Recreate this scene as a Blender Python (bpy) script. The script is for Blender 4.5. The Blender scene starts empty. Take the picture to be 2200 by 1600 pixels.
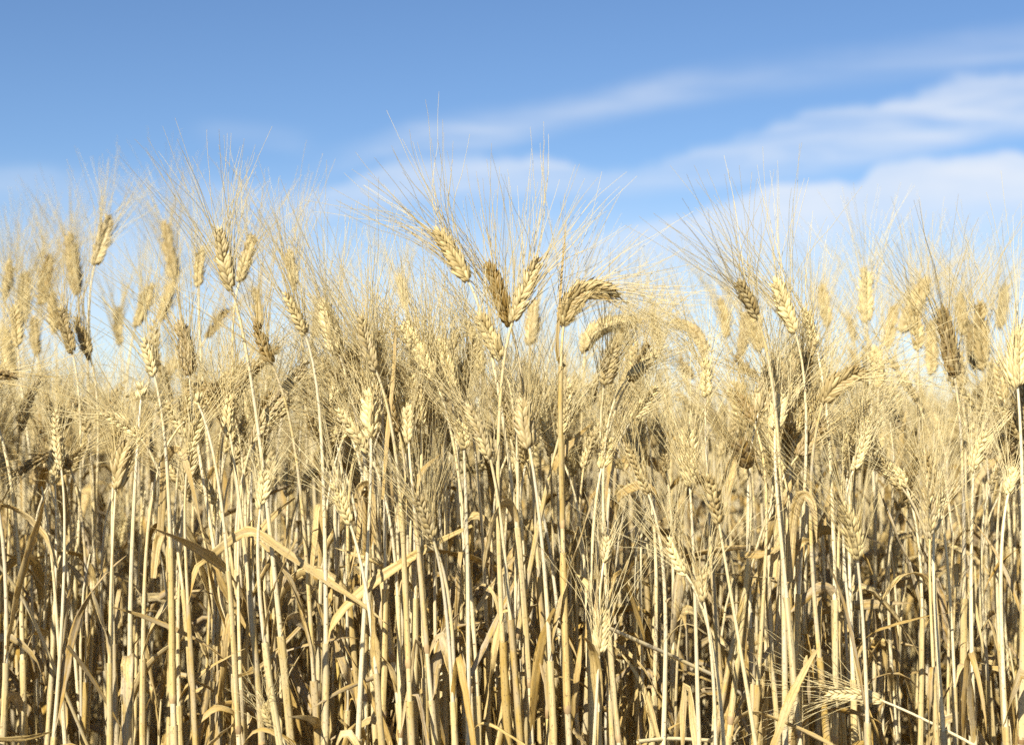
import bpy, math, random
import numpy as np

random.seed(11)
rng = np.random.default_rng(11)
scene = bpy.context.scene
col = scene.collection

# ------------------------------------------------------------------ camera
W0, H0 = 2200.0, 1600.0
FPX = 3416.0                       # focal length in photograph pixels
CAM_Z = 0.82
HORIZON = 930.0
PITCH = math.atan((HORIZON - H0 / 2) / FPX)
FOCUS = 1.57
cam_data = bpy.data.cameras.new("camera")
cam = bpy.data.objects.new("camera", cam_data)
col.objects.link(cam)
cam_data.sensor_width = 36.0
cam_data.lens = 36.0 * FPX / W0
cam_data.clip_start = 0.05
cam_data.clip_end = 2000
cam.location = (0, 0, CAM_Z)
cam.rotation_euler = (math.pi / 2 + PITCH, 0, 0)
cam_data.dof.use_dof = True
cam_data.dof.focus_distance = FOCUS
cam_data.dof.aperture_fstop = 5.2
scene.camera = cam

# ------------------------------------------------------------------ light and exposure
SUN_EL, SUN_AZ = math.radians(37), math.radians(-155)   # azimuth from +Y towards +X: behind the camera, to the left
scene.view_settings.view_transform = 'Standard'
scene.view_settings.look = 'None'
scene.view_settings.gamma = 1.0
scene.view_settings.exposure = 1.04
sun_data = bpy.data.lights.new("sun", 'SUN')
sun_data.energy = 4.8
sun_data.angle = math.radians(0.53)
sun_data.color = (1.0, 0.93, 0.80)
sun = bpy.data.objects.new("sun", sun_data)
col.objects.link(sun)
sx, sy, sz = math.sin(SUN_AZ) * math.cos(SUN_EL), math.cos(SUN_AZ) * math.cos(SUN_EL), math.sin(SUN_EL)
from mathutils import Vector
sun.rotation_euler = Vector((sx, sy, sz)).to_track_quat('Z', 'Y').to_euler()
sun.location = (sx * 20, sy * 20, sz * 20)

# ------------------------------------------------------------------ world: sky with thin clouds laid out by azimuth and elevation
world = bpy.data.worlds.new("World")
scene.world = world
world.use_nodes = True
wt = world.node_tree
wt.nodes.clear()


class NT:
    """short hand for building node trees"""
    def __init__(s, tree):
        s.t = tree

    def n(s, kind, **kw):
        nd = s.t.nodes.new(kind)
        for k, v in kw.items():
            setattr(nd, k, v)
        return nd

    def put(s, sock, v):
        if isinstance(v, bpy.types.NodeSocket):
            s.t.links.new(v, sock)
        elif v is not None:
            sock.default_value = v

    def m(s, op, a, b=None, c=None, clamp=False):
        nd = s.n('ShaderNodeMath', operation=op)
        nd.use_clamp = clamp
        s.put(nd.inputs[0], a)
        if b is not None: s.put(nd.inputs[1], b)
        if c is not None: s.put(nd.inputs[2], c)
        return nd.outputs[0]

    def mixc(s, f, a, b, mode='MIX'):
        nd = s.n('ShaderNodeMix', data_type='RGBA', blend_type=mode)
        s.put(nd.inputs[0], f); s.put(nd.inputs[6], a); s.put(nd.inputs[7], b)
        return nd.outputs[2]

    def step(s, v, a, b):
        nd = s.n('ShaderNodeMapRange', interpolation_type='SMOOTHSTEP')
        s.put(nd.inputs[0], v); s.put(nd.inputs[1], a); s.put(nd.inputs[2], b)
        nd.inputs[3].default_value = 0; nd.inputs[4].default_value = 1
        return nd.outputs[0]

    def noise(s, vec, scale, detail=3, rough=0.5, dist=0.0):
        nd = s.n('ShaderNodeTexNoise')
        s.put(nd.inputs['Vector'], vec)
        nd.inputs['Scale'].default_value = scale
        nd.inputs['Detail'].default_value = detail
        nd.inputs['Roughness'].default_value = rough
        nd.inputs['Distortion'].default_value = dist
        return nd.outputs['Fac']


def px_dir(x, y):
    """direction of a photograph pixel -> (azimuth, elevation) in radians"""
    dx, dz = (x - W0 / 2) / FPX, (H0 / 2 - y) / FPX
    c, s_ = math.cos(PITCH), math.sin(PITCH)
    Y, Z = c - dz * s_, s_ + dz * c
    return math.atan2(dx, Y), math.atan2(Z, math.hypot(dx, Y))


w = NT(wt)
tc = w.n('ShaderNodeTexCoord')
sep = w.n('ShaderNodeSeparateXYZ')
wt.links.new(tc.outputs['Generated'], sep.inputs[0])
az = w.m('ARCTAN2', sep.outputs[0], sep.outputs[1])
el = w.m('ARCSINE', sep.outputs[2])
comb = w.n('ShaderNodeCombineXYZ')
wt.links.new(az, comb.inputs[0]); wt.links.new(el, comb.inputs[1])
# stretched coordinates for streaky cloud edges
mp = w.n('ShaderNodeMapping')
wt.links.new(comb.outputs[0], mp.inputs[0])
mp.inputs['Rotation'].default_value = (0, 0, math.radians(-12))
mp.inputs['Scale'].default_value = (3.0, 11.0, 1)
n_streak = w.noise(mp.outputs[0], 1.6, 5, 0.55)
mf = w.n('ShaderNodeMapping')
wt.links.new(comb.outputs[0], mf.inputs[0])
mf.inputs['Rotation'].default_value = (0, 0, math.radians(-13))
mf.inputs['Scale'].default_value = (9.0, 75.0, 1)
n_fibre = w.noise(mf.outputs[0], 1.0, 6, 0.62, 0.6)
n_puff = w.noise(comb.outputs[0], 34, 4, 0.5)
n_puff2 = w.noise(comb.outputs[0], 12, 3, 0.5)
AZ0, AZ1 = px_dir(-900, 400)[0], px_dir(3100, 400)[0]
EL0, EL1 = 0.0, px_dir(1100, -200)[1]
azn = w.m('DIVIDE', w.m('SUBTRACT', az, AZ0), AZ1 - AZ0, clamp=True)


def edge(points):
    nd = w.n('ShaderNodeFloatCurve')
    cv = nd.mapping.curves[0]
    pts = sorted(points)
    pts = [(-900, pts[0][1])] + pts + [(3100, pts[-1][1])]
    xy = []
    for x, y in pts:
        a, e = px_dir(x, y)
        xy.append(((a - AZ0) / (AZ1 - AZ0), (e - EL0) / (EL1 - EL0)))
    while len(cv.points) < len(xy):
        cv.points.new(0.5, 0.5)
    for p, (a, e) in zip(cv.points, xy):
        p.location = (min(max(a, 0), 1), min(max(e, 0), 1))
    nd.mapping.update()
    wt.links.new(azn, nd.inputs['Value'])
    return w.m('MULTIPLY_ADD', nd.outputs[0], EL1 - EL0, EL0)


def alpha(points):
    nd = w.n('ShaderNodeFloatCurve')
    cv = nd.mapping.curves[0]
    pts = [(-900, 0)] + sorted(points) + [(3100, 0)]
    while len(cv.points) < len(pts):
        cv.points.new(0.5, 0.5)
    for p, (x, a) in zip(cv.points, pts):
        p.location = ((px_dir(x, 400)[0] - AZ0) / (AZ1 - AZ0), a)
    nd.mapping.update()
    wt.links.new(azn, nd.inputs['Value'])
    return nd.outputs[0]


PXR = 1 / FPX


def band(top, bottom, a, soft_top, soft_bot, wob_top, wob_bot, puff=0.0):
    nz = w.m('SUBTRACT', n_streak, 0.5)
    pf = w.m('MULTIPLY', w.m('SUBTRACT', n_puff, 0.5), puff * PXR)
    e1 = w.m('ADD', w.m('MULTIPLY_ADD', nz, wob_top * PXR, edge(top)), pf)
    e0 = w.m('MULTIPLY_ADD', nz, wob_bot * PXR, edge(bottom))
    up = w.m('SUBTRACT', 1.0, w.step(w.m('SUBTRACT', el, e1), -soft_top * PXR, soft_top * PXR))
    lo = w.step(w.m('SUBTRACT', el, e0), -soft_bot * PXR, soft_bot * PXR)
    return w.m('MULTIPLY', w.m('MULTIPLY', up, lo), alpha(a))


b1 = band([(560, 350), (780, 318), (900, 272), (1100, 240), (1250, 212), (1400, 178), (1600, 145), (1800, 120), (2200, 60)],
          [(560, 400), (780, 352), (900, 330), (1080, 305), (1200, 275), (1400, 235), (1600, 205), (1800, 180), (2200, 130)],
          [(600, 0), (760, .30), (1000, .55), (1250, .52), (1450, .34), (1650, .20), (1900, .22), (2200, .32), (2500, .2)],
          34, 26, 60, 50, 26)
b2 = band([(560, 450), (640, 425), (760, 388), (850, 352), (1000, 335), (1200, 345), (1300, 370), (1400, 350), (1500, 322), (1600, 300),
           (1700, 265), (1740, 238), (1850, 240), (1950, 200), (2050, 172), (2200, 150)],
          [(560, 490), (640, 475), (850, 440), (1100, 418), (1300, 412), (1500, 402), (1700, 378), (1900, 345), (2050, 312), (2200, 285)],
          [(520, 0), (640, .35), (850, .55), (1200, .58), (1330, .42), (1500, .45), (1700, .55), (1900, .62), (2200, .66), (2500, .4)],
          15, 26, 50, 50, 62)
b3 = band([(1100, 560), (1250, 520), (1350, 490), (1460, 474), (1540, 438), (1650, 412), (1720, 398), (1840, 392), (1870, 364), (1960, 342),
           (2020, 350), (2100, 335), (2200, 325)],
          [(1100, 620), (1400, 570), (1600, 530), (1800, 500), (2000, 480), (2200, 465)],
          [(1100, 0), (1250, .35), (1400, .55), (1600, .74), (1850, .80), (2200, .85), (2600, .5)],
          10, 70, 24, 60, 60)
b4 = band([(-200, 350), (0, 362), (100, 360), (300, 385), (700, 400)], [(-200, 430), (0, 420), (200, 430), (700, 460)],
          [(-400, .2), (0, .30), (140, .20), (300, .08), (520, .15), (700, .1), (900, 0)], 20, 30, 40, 40, 20)
b5 = band([(380, 265), (520, 270), (660, 285)], [(380, 300), (520, 305), (660, 330)], [(380, 0), (480, .16), (600, .16), (700, 0)], 24, 24, 30, 30)
veil = w.m('MULTIPLY', w.m('SUBTRACT', 1.0, w.step(el, px_dir(1100, 640)[1], px_dir(1100, 330)[1])), 0.52)
veil = w.m('MULTIPLY', veil, w.m('MULTIPLY_ADD', n_puff2, 0.8, 0.6))
fib = w.m('MULTIPLY_ADD', n_fibre, 2.9, -0.5, clamp=False)
b1, b2, b5, b4 = [w.m('MULTIPLY', b, fib) for b in (b1, b2, b5, b4)]
b3 = w.m('MULTIPLY', b3, w.m('MULTIPLY_ADD', n_fibre, 1.3, 0.48))
keep = None
for b in (b1, b2, b3, b4, b5, veil):
    inv = w.m('SUBTRACT', 1.0, w.m('MULTIPLY', b, w.m('MULTIPLY_ADD', n_puff2, 0.5, 0.58), clamp=True))
    keep = inv if keep is None else w.m('MULTIPLY', keep, inv)
cover = w.m('SUBTRACT', 1.0, keep)
sky = w.n('ShaderNodeTexSky', sky_type='NISHITA')
sky.sun_disc = False
sky.sun_elevation = SUN_EL
sky.sun_rotation = SUN_AZ
sky.altitude = 1500
sky.air_density = 1.0
sky.dust_density = 0.25
sky.ozone_density = 3.0
cloud_col = w.mixc(n_puff2, (5.9, 6.5, 7.5, 1), (6.9, 7.3, 7.9, 1))
hs = w.n('ShaderNodeHueSaturation')
hs.inputs['Saturation'].default_value = 1.11
hs.inputs['Hue'].default_value = 0.504
hs.inputs['Value'].default_value = 0.98
wt.links.new(sky.outputs[0], hs.inputs['Color'])
mixed = w.mixc(cover, hs.outputs[0], cloud_col)
bg = w.n('ShaderNodeBackground')
wt.links.new(mixed, bg.inputs[0])
bg.inputs[1].default_value = 0.061
out = w.n('ShaderNodeOutputWorld')
wt.links.new(bg.outputs[0], out.inputs[0])

scene.cycles.max_bounces = 8
scene.cycles.diffuse_bounces = 3
scene.cycles.transmission_bounces = 4
scene.cycles.transparent_max_bounces = 4
scene.cycles.sample_clamp_indirect = 4.0
scene.cycles.use_denoising = False
scene.cycles.caustics_reflective = False
scene.cycles.caustics_refractive = False


# ------------------------------------------------------------------ materials
def straw(name, dark, light, fiber=(30, 3), fiber_amt=0.35, blotch=0.25, spots=0.0, trans=0.2, rough=0.55, spec=0.35, bump=0.0,
          grey=0.15, band_s=None):
    mt = bpy.data.materials.new(name)
    mt.use_nodes = True
    t = mt.node_tree
    t.nodes.clear()
    q = NT(t)
    tint = q.n('ShaderNodeAttribute', attribute_name='tint')
    st = q.n('ShaderNodeAttribute', attribute_name='st')
    ts = q.n('ShaderNodeSeparateColor')
    t.links.new(tint.outputs['Color'], ts.inputs[0])
    tone, rnd, greyness = ts.outputs[0], ts.outputs[1], ts.outputs[2]
    ss = q.n('ShaderNodeSeparateXYZ')
    t.links.new(st.outputs['Vector'], ss.inputs[0])
    cv = q.n('ShaderNodeCombineXYZ')
    q.put(cv.inputs[0], q.m('MULTIPLY', ss.outputs[0], fiber[0]))
    q.put(cv.inputs[1], q.m('MULTIPLY', ss.outputs[1], fiber[1]))
    q.put(cv.inputs[2], q.m('MULTIPLY_ADD', ss.outputs[2], 57.0, q.m('MULTIPLY', rnd, 31.0)))
    fib = q.noise(cv.outputs[0], 1.0, 4, 0.65)
    cv2 = q.n('ShaderNodeCombineXYZ')
    q.put(cv2.inputs[0], q.m('MULTIPLY', ss.outputs[0], 1.2))
    q.put(cv2.inputs[1], q.m('MULTIPLY', ss.outputs[1], 34.0))
    q.put(cv2.inputs[2], q.m('MULTIPLY_ADD', ss.outputs[2], 91.0, q.m('MULTIPLY', rnd, 17.0)))
    blo = q.noise(cv2.outputs[0], 1.0, 3, 0.6)
    tt = q.m('ADD', tone, q.m('MULTIPLY', q.m('SUBTRACT', blo, 0.5), blotch * 2.4), clamp=True)
    base = q.mixc(tt, dark + (1,), light + (1,))
    fa = q.step(fib, 0.30, 0.68)
    base = q.mixc(q.m('MULTIPLY', q.m('SUBTRACT', 1.0, fa), fiber_amt), base, tuple(c * 0.42 for c in dark) + (1,))
    gr = q.m('MULTIPLY', q.m('MULTIPLY', greyness, grey), q.step(blo, 0.35, 0.6))
    base = q.mixc(gr, base, (0.36, 0.335, 0.29, 1))
    if spots:
        sp = q.noise(cv2.outputs[0], 9.0, 2, 0.5)
        base = q.mixc(q.m('MULTIPLY', q.step(sp, 0.61, 0.68), spots), base, (0.10, 0.06, 0.03, 1))
    p = q.n('ShaderNodeBsdfPrincipled')
    t.links.new(base, p.inputs['Base Color'])
    p.inputs['Roughness'].default_value = rough
    p.inputs['Specular IOR Level'].default_value = spec
    if bump:
        bp = q.n('ShaderNodeBump')
        bp.inputs['Strength'].default_value = bump
        bp.inputs['Distance'].default_value = 0.0004
        t.links.new(fib, bp.inputs['Height'])
        t.links.new(bp.outputs[0], p.inputs['Normal'])
    tr = q.n('ShaderNodeBsdfTranslucent')
    t.links.new(base, tr.inputs[0])
    mx = q.n('ShaderNodeMixShader')
    mx.inputs[0].default_value = trans
    t.links.new(p.outputs[0], mx.inputs[1]); t.links.new(tr.outputs[0], mx.inputs[2])
    o = q.n('ShaderNodeOutputMaterial')
    t.links.new(mx.outputs[0], o.inputs[0])
    return mt


M_STEM = straw("straw_stem", (0.58, 0.41, 0.11), (0.86, 0.765, 0.49), (4.0, 7), 0.42, 0.42, 0.8, 0.08, 0.42, 0.5, 0.25, 0.6)
M_SHEATH = straw("straw_sheath", (0.56, 0.38, 0.10), (0.85, 0.715, 0.38), (5.0, 4), 0.60, 0.36, 0.7, 0.18, 0.5, 0.4, 0.4, 0.5)
M_LEAF = straw("straw_leaf", (0.55, 0.35, 0.075), (0.86, 0.69, 0.33), (4.2, 4), 0.75, 0.40, 0.8, 0.26, 0.55, 0.35, 0.5, 0.6)
M_EAR = straw("straw_ear", (0.25, 0.155, 0.035), (0.83, 0.69, 0.34), (5.0, 60), 0.22, 0.16, 0.0, 0.16, 0.5, 0.4, 0.3, 0.3)
M_AWN = straw("straw_awn", (0.68, 0.51, 0.17), (0.96, 0.86, 0.53), (1.0, 12), 0.10, 0.15, 0.0, 0.42, 0.42, 0.4, 0.0, 0.2)
M_JOINT = straw("straw_joint", (0.24, 0.15, 0.06), (0.48, 0.34, 0.16), (3, 60), 0.3, 0.2, 0.0, 0.0, 0.6, 0.3, 0.3, 0.2)
MATS = [M_STEM, M_SHEATH, M_LEAF, M_EAR, M_AWN, M_JOINT]
STEM, SHEATH, LEAF, EAR, AWN, JOINT = range(6)


# ------------------------------------------------------------------ mesh building with numpy
class Acc:
    def __init__(s):
        s.v, s.f, s.st, s.ti, s.mi, s.n = [], [], [], [], [], 0

    def add(s, V, F, st, tint, mi=0):
        V = np.asarray(V, float).reshape(-1, 3)
        if not len(V): return
        s.v.append(V)
        s.f.append(np.asarray(F, np.int64).reshape(-1, 4) + s.n)
        s.st.append(np.asarray(st, float).reshape(-1, 3))
        ti = np.asarray(tint, float)
        if ti.ndim == 1: ti = np.tile(ti, (len(V), 1))
        s.ti.append(ti)
        s.mi.append(np.full(len(F.reshape(-1, 4)), mi, np.int32))
        s.n += len(V)

    def arrays(s):
        return (np.concatenate(s.v), np.concatenate(s.f), np.concatenate(s.st), np.concatenate(s.ti), np.concatenate(s.mi))

    def build(s, name, mats, origin=(0, 0, 0), parent=None):
        V, F, st, ti, mi = s.arrays()
        return mesh_obj(name, V - np.asarray(origin), F, st, ti, mi, mats, parent)


def mesh_obj(name, V, F, st, ti, mi, mats, parent=None):
    me = bpy.data.meshes.new(name)
    me.vertices.add(len(V))
    me.vertices.foreach_set('co', V.astype(np.float32).ravel())
    me.loops.add(len(F) * 4)
    me.loops.foreach_set('vertex_index', F.astype(np.int32).ravel())
    me.polygons.add(len(F))
    me.polygons.foreach_set('loop_start', (np.arange(len(F)) * 4).astype(np.int32))
    if len(mats) > 1:
        me.polygons.foreach_set('material_index', mi.astype(np.int32))
    a = me.attributes.new('st', 'FLOAT_VECTOR', 'POINT')
    a.data.foreach_set('vector', st.astype(np.float32).ravel())
    a = me.attributes.new('tint', 'FLOAT_COLOR', 'POINT')
    a.data.foreach_set('color', np.c_[ti, np.ones(len(ti))].astype(np.float32).ravel())
    for m_ in mats: me.materials.append(m_)
    me.update(calc_edges=True)
    o = bpy.data.objects.new(name, me)
    col.objects.link(o)
    if parent is not None: o.parent = parent
    return o


def nrm(a):
    return a / np.maximum(np.linalg.norm(a, axis=-1, keepdims=True), 1e-9)


def tubes(P, R, k, close=True, wob=None):
    """P (A,n,3) paths, R (A,n) radii -> V (A,n,k,3), F, st"""
    A, n, _ = P.shape
    T = nrm(np.gradient(P, axis=1))
    ref = np.cross(T[:, 0], T[:, -1])
    ln = np.linalg.norm(ref, axis=-1)
    alt = np.cross(T[:, n // 2], np.array([0.31, 0.9, 0.27]))
    alt2 = np.cross(T[:, n // 2], np.array([0.9, -0.3, 0.2]))
    alt = np.where(np.linalg.norm(alt, axis=-1, keepdims=True) > 0.3, alt, alt2)
    ref = np.where(ln[:, None] > 0.25, ref, alt)
    n1 = nrm(ref[:, None] - T * np.sum(ref[:, None] * T, -1, keepdims=True))
    n2 = np.cross(T, n1)
    ang = np.arange(k) * 2 * math.pi / k
    Rk = R[:, :, None] * (np.ones(k) if wob is None else wob)
    V = P[:, :, None] + Rk[..., None] * (np.cos(ang)[:, None] * n1[:, :, None] + np.sin(ang)[:, None] * n2[:, :, None])
    i = np.arange(n - 1)[:, None]; j = np.arange(k)[None, :] if close else np.arange(k - 1)[None, :]
    j2 = (j + 1) % k
    q = np.stack([i * k + j, i * k + j2, (i + 1) * k + j2, (i + 1) * k + j], -1).reshape(-1, 4)
    F = (q[None] + (np.arange(A) * n * k)[:, None, None]).reshape(-1, 4)
    seg = np.linalg.norm(np.diff(P, axis=1), axis=-1)
    L = np.concatenate([np.zeros((A, 1)), np.cumsum(seg, 1)], 1)
    st = np.zeros((A, n, k, 3))
    st[..., 0] = np.abs(np.arange(k) / k - 0.5) * 2      # mirrored, so the seam does not show
    st[..., 1] = L[:, :, None]
    st[..., 2] = rng.random((A, 1, 1))
    return V, F, st


def lemma_template(nu, nk, fat=1.0):
    """plump pointed husk along +x, unit length, unit width"""
    u = np.linspace(0, 1, nu)
    r = np.sin(np.pi * np.clip(u, 0.0, 1) ** 0.72) ** 0.85
    r = np.maximum(r, 0.06) * (1 - 0.12 * u)
    r[0] = 0.22; r[-1] = 0.05
    ang = np.arange(nk) * 2 * math.pi / nk
    V = np.zeros((nu, nk, 3))
    V[..., 0] = u[:, None]
    V[..., 1] = r[:, None] * 0.5 * np.cos(ang)
    V[..., 2] = r[:, None] * 0.5 * np.sin(ang) * 0.82
    V[..., 2] += (np.abs(np.sin(ang)) * np.sin(ang) > 0.8) * r[:, None] * 0.06      # a slight keel
    i = np.arange(nu - 1)[:, None]; j = np.arange(nk)[None]; j2 = (j + 1) % nk
    F = np.stack([i * nk + j, i * nk + j2, (i + 1) * nk + j2, (i + 1) * nk + j], -1).reshape(-1, 4)
    st = np.zeros((nu, nk, 3)); st[..., 0] = np.abs(np.arange(nk) / nk - .5) * 2; st[..., 1] = u[:, None] * 0.01
    return V.reshape(-1, 3), F, st.reshape(-1, 3)


LEM = {0: lemma_template(8, 8), 1: lemma_template(5, 5), 2: lemma_template(3, 4)}


def bez(pts, n):
    t = np.linspace(0, 1, n)[:, None]
    P = [np.asarray(p, float) for p in pts]
    if len(P) == 2: return P[0] * (1 - t) + P[1] * t
    if len(P) == 3: return P[0] * (1 - t) ** 2 + 2 * P[1] * t * (1 - t) + P[2] * t * t
    return P[0] * (1 - t) ** 3 + 3 * P[1] * t * (1 - t) ** 2 + 3 * P[2] * t * t * (1 - t) + P[3] * t ** 3


def spline(pts, n):
    """Catmull-Rom through points"""
    P = np.asarray(pts, float)
    if len(P) == 2: return bez(P, n)
    Q = np.vstack([2 * P[0] - P[1], P, 2 * P[-1] - P[-2]])
    s = np.linspace(0, len(P) - 1 - 1e-6, n)
    i = s.astype(int); t = (s - i)[:, None]
    a, b, c, d = Q[i], Q[i + 1], Q[i + 2], Q[i + 3]
    return 0.5 * (2 * b + (c - a) * t + (2 * a - 5 * b + 4 * c - d) * t * t + (3 * b - a - 3 * c + d) * t ** 3)


def ear_geo(acc_e, acc_a, ctrl, width, roll, lod, tint, awn_len, awn_n=None, spread=1.0, mi=(0, 0), awn_r=0.00037, nsp=None, mess=1.0):
    """ctrl: list of points from the base to the tip"""
    C = bez(ctrl, 40) if len(ctrl) < 4 else spline(ctrl, 40)
    seg = np.linalg.norm(np.diff(C, axis=0), axis=1)
    Ls = np.r_[0, np.cumsum(seg)]
    L = Ls[-1]
    n = nsp or {0: max(9, int(round(L / 0.0031))), 1: 15, 2: 8}[lod]
    s = (np.arange(n) + 0.5) / n
    s = 0.01 + s * 0.93
    pos = np.stack([np.interp(s * L, Ls, C[:, k]) for k in range(3)], -1)
    Tc = nrm(np.gradient(C, axis=0))
    T = nrm(np.stack([np.interp(s * L, Ls, Tc[:, k]) for k in range(3)], -1))
    ref = np.cross(T[0], [0, 1, 0]); ref = ref / max(np.linalg.norm(ref), 1e-6)     # in the picture plane, across the ear
    a0 = nrm(ref[None] - T * (T @ ref)[:, None])
    b0 = np.cross(T, a0)
    rr = roll + 0.25 * (s - .5)
    a = a0 * np.cos(rr)[:, None] + b0 * np.sin(rr)[:, None]
    b = -a0 * np.sin(rr)[:, None] + b0 * np.cos(rr)[:, None]
    sgn = np.where(np.arange(n) % 2 == 0, 1.0, -1.0)[:, None]
    size = np.interp(s, [0, .12, .3, .7, 1.0], [.70, .95, 1.0, .90, .58]) * (1 + rng.normal(0, .07, n)) * (1 - .45 * (rng.random(n) < .06))
    W = width
    recs = []       # (pos, dir, len, wid, awned)
    fl = W * 0.60
    if lod == 0:
        kinds = [(.12, .19, .42, .22, 1.10, .49, .9), (.12, -.19, .42, -.22, 1.10, .49, .9), (.28, 0, .38, 0, 1.08, .46, .35),
                 (.24, .22, .58, .32, .98, .36, .1), (.24, -.22, .58, -.32, .98, .36, .1), (.06, 0, .2, 0, 1.0, .42, 0)]
    elif lod == 1:
        kinds = [(.18, .18, .62, .2, 1.1, .62, 1), (.18, -.18, .62, -.2, 1.1, .62, 1), (.34, 0, .5, 0, 1.1, .55, 1)]
    else:
        kinds = [(.2, .14, .55, .2, 1.7, .85, 1), (.2, -.14, .55, -.2, 1.7, .85, 1)]
    tips, tdir, aw = [], [], []
    for (pa, pb, da, db, fl_, fw, awned) in kinds:
        j = rng.normal(0, 1, (n, 3))
        p = pos + sgn * a * (pa * W * size)[:, None] + b * (pb * W * size)[:, None]
        d = nrm(T + sgn * a * (da + 0.11 * mess * j[:, :1]) + b * (db + 0.12 * mess * j[:, 1:2]))
        ln = fl * fl_ * size * (1 + 0.11 * j[:, 2]) * 1.15
        wd = fl * fw * size * 0.86
        recs.append((p - d * (ln * 0.35)[:, None], d, ln, wd))
        tips.append(p + d * (ln * 0.60)[:, None]); tdir.append(d); aw.append((rng.random(n) < awned).astype(float))
    # terminal florets
    Tt = T[-1]
    pe = C[-1]
    for q in (-1, 1):
        d = nrm(Tt + a[-1] * 0.22 * q)[None]
        ln = np.array([fl * 0.8]); wd = np.array([fl * 0.36])
        recs.append(((pe - T[-1] * fl * 0.45)[None], d, ln, wd))
        tips.append((pe - T[-1] * fl * 0.45)[None] + d * ln[:, None] * 0.95); tdir.append(d); aw.append(np.ones(1))
    Pp = np.concatenate([r[0] for r in recs]); D = np.concatenate([r[1] for r in recs])
    LN = np.concatenate([r[2] for r in recs]); WD = np.concatenate([r[3] for r in recs])
    axis_near = np.argmin(np.linalg.norm(Pp[:, None] - pos[None], axis=-1), axis=1)
    outw = Pp + D * LN[:, None] * .4 - pos[axis_near]
    Z = nrm(outw - D * np.sum(outw * D, -1, keepdims=True) + 1e-6)
    Yv = np.cross(Z, D)
    tv, tf, tst = LEM[lod]
    V = (Pp[:, None] + tv[None, :, 0:1] * (D * LN[:, None])[:, None] + tv[None, :, 1:2] * (Yv * WD[:, None])[:, None]
         + tv[None, :, 2:3] * (Z * WD[:, None])[:, None])
    # husk tips bend back towards the axis a little
    bend = (tv[:, 0] ** 2)[None, :, None] * (-Z * LN[:, None] * 0.10)[:, None]
    V = V + bend
    m_ = len(Pp)
    F = (tf[None] + (np.arange(m_) * len(tv))[:, None, None]).reshape(-1, 4)
    st = np.tile(tst[None], (m_, 1, 1)); st[..., 2] = rng.random((m_, 1))
    ti = np.tile(np.asarray(tint)[None, None], (m_, len(tv), 1))
    ti[..., 0] = np.clip(ti[..., 0] + rng.normal(0, 0.13, (m_, 1)), 0, 1)
    acc_e.add(V, F, st, ti.reshape(-1, 3), mi[0])
    if lod == 0:     # rachis
        V, F2, st = tubes(C[None, :-2:2], np.full((1, len(C[:-2:2])), 0.0013), 5)
        acc_e.add(V, F2, st, np.asarray(tint), mi[0])
    if awn_len <= 0: return
    tips = np.concatenate(tips); tdir = np.concatenate(tdir); aw = np.concatenate(aw) > 0
    tips, tdir = tips[aw], tdir[aw]
    sel = np.arange(len(tips))
    if awn_n and awn_n < len(sel):
        sel = rng.permutation(len(sel))[:awn_n]
    tips, tdir = tips[sel], tdir[sel]
    near = np.argmin(np.linalg.norm(tips[:, None] - pos[None], axis=-1), axis=1)
    Tn = T[near]; sn = s[near]
    o = tips - pos[near]; o = nrm(o - Tn * np.sum(o * Tn, -1, keepdims=True))
    A = len(tips)
    ln = awn_len * rng.uniform(0.62, 1.15, A) * (1.08 - 0.25 * sn)
    out = spread * (0.20 + 0.46 * rng.random(A) ** 1.3)
    d0 = nrm(tdir + Tn * 0.6)
    d1 = nrm(Tn + o * out[:, None] + rng.normal(0, 0.15 * spread, (A, 3)))
    ns = {0: 9, 1: 5, 2: 3}[lod]
    u = np.linspace(0, 1, ns)[None, :, None]
    cb = rng.normal(0, 0.055, (A, 1, 3))
    wv = rng.normal(0, 0.010, (A, 1, 3))
    ph = rng.random((A, 1, 1)) * 6.28
    L3 = ln[:, None, None]
    Pth = (tips[:, None] + L3 * (d1[:, None] * u + (d0 - d1)[:, None] * 0.10 * np.sin(np.pi * np.clip(u * 1.6, 0, 1)) + cb * u * u
                                 + wv * np.sin(u * 7 + ph) * u + o[:, None] * 0.05 * u ** 2.2))
    k = 3 if lod < 2 else 2
    Rr = awn_r * (1 - 0.60 * u[..., 0]) * np.ones((A, 1))
    if lod == 2:
        V, F, st = tubes(Pth, Rr, 3)
    else:
        V, F, st = tubes(Pth, Rr, 3)
    ti = np.tile(np.asarray(tint)[None, None, None], (A, ns, 3, 1))
    ti[..., 0] = np.clip(ti[..., 0] * 0.6 + 0.32 + rng.normal(0, 0.16, (A, 1, 1)), 0, 1)
    acc_a.add(V, F, st, ti.reshape(-1, 3), mi[1])


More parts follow.
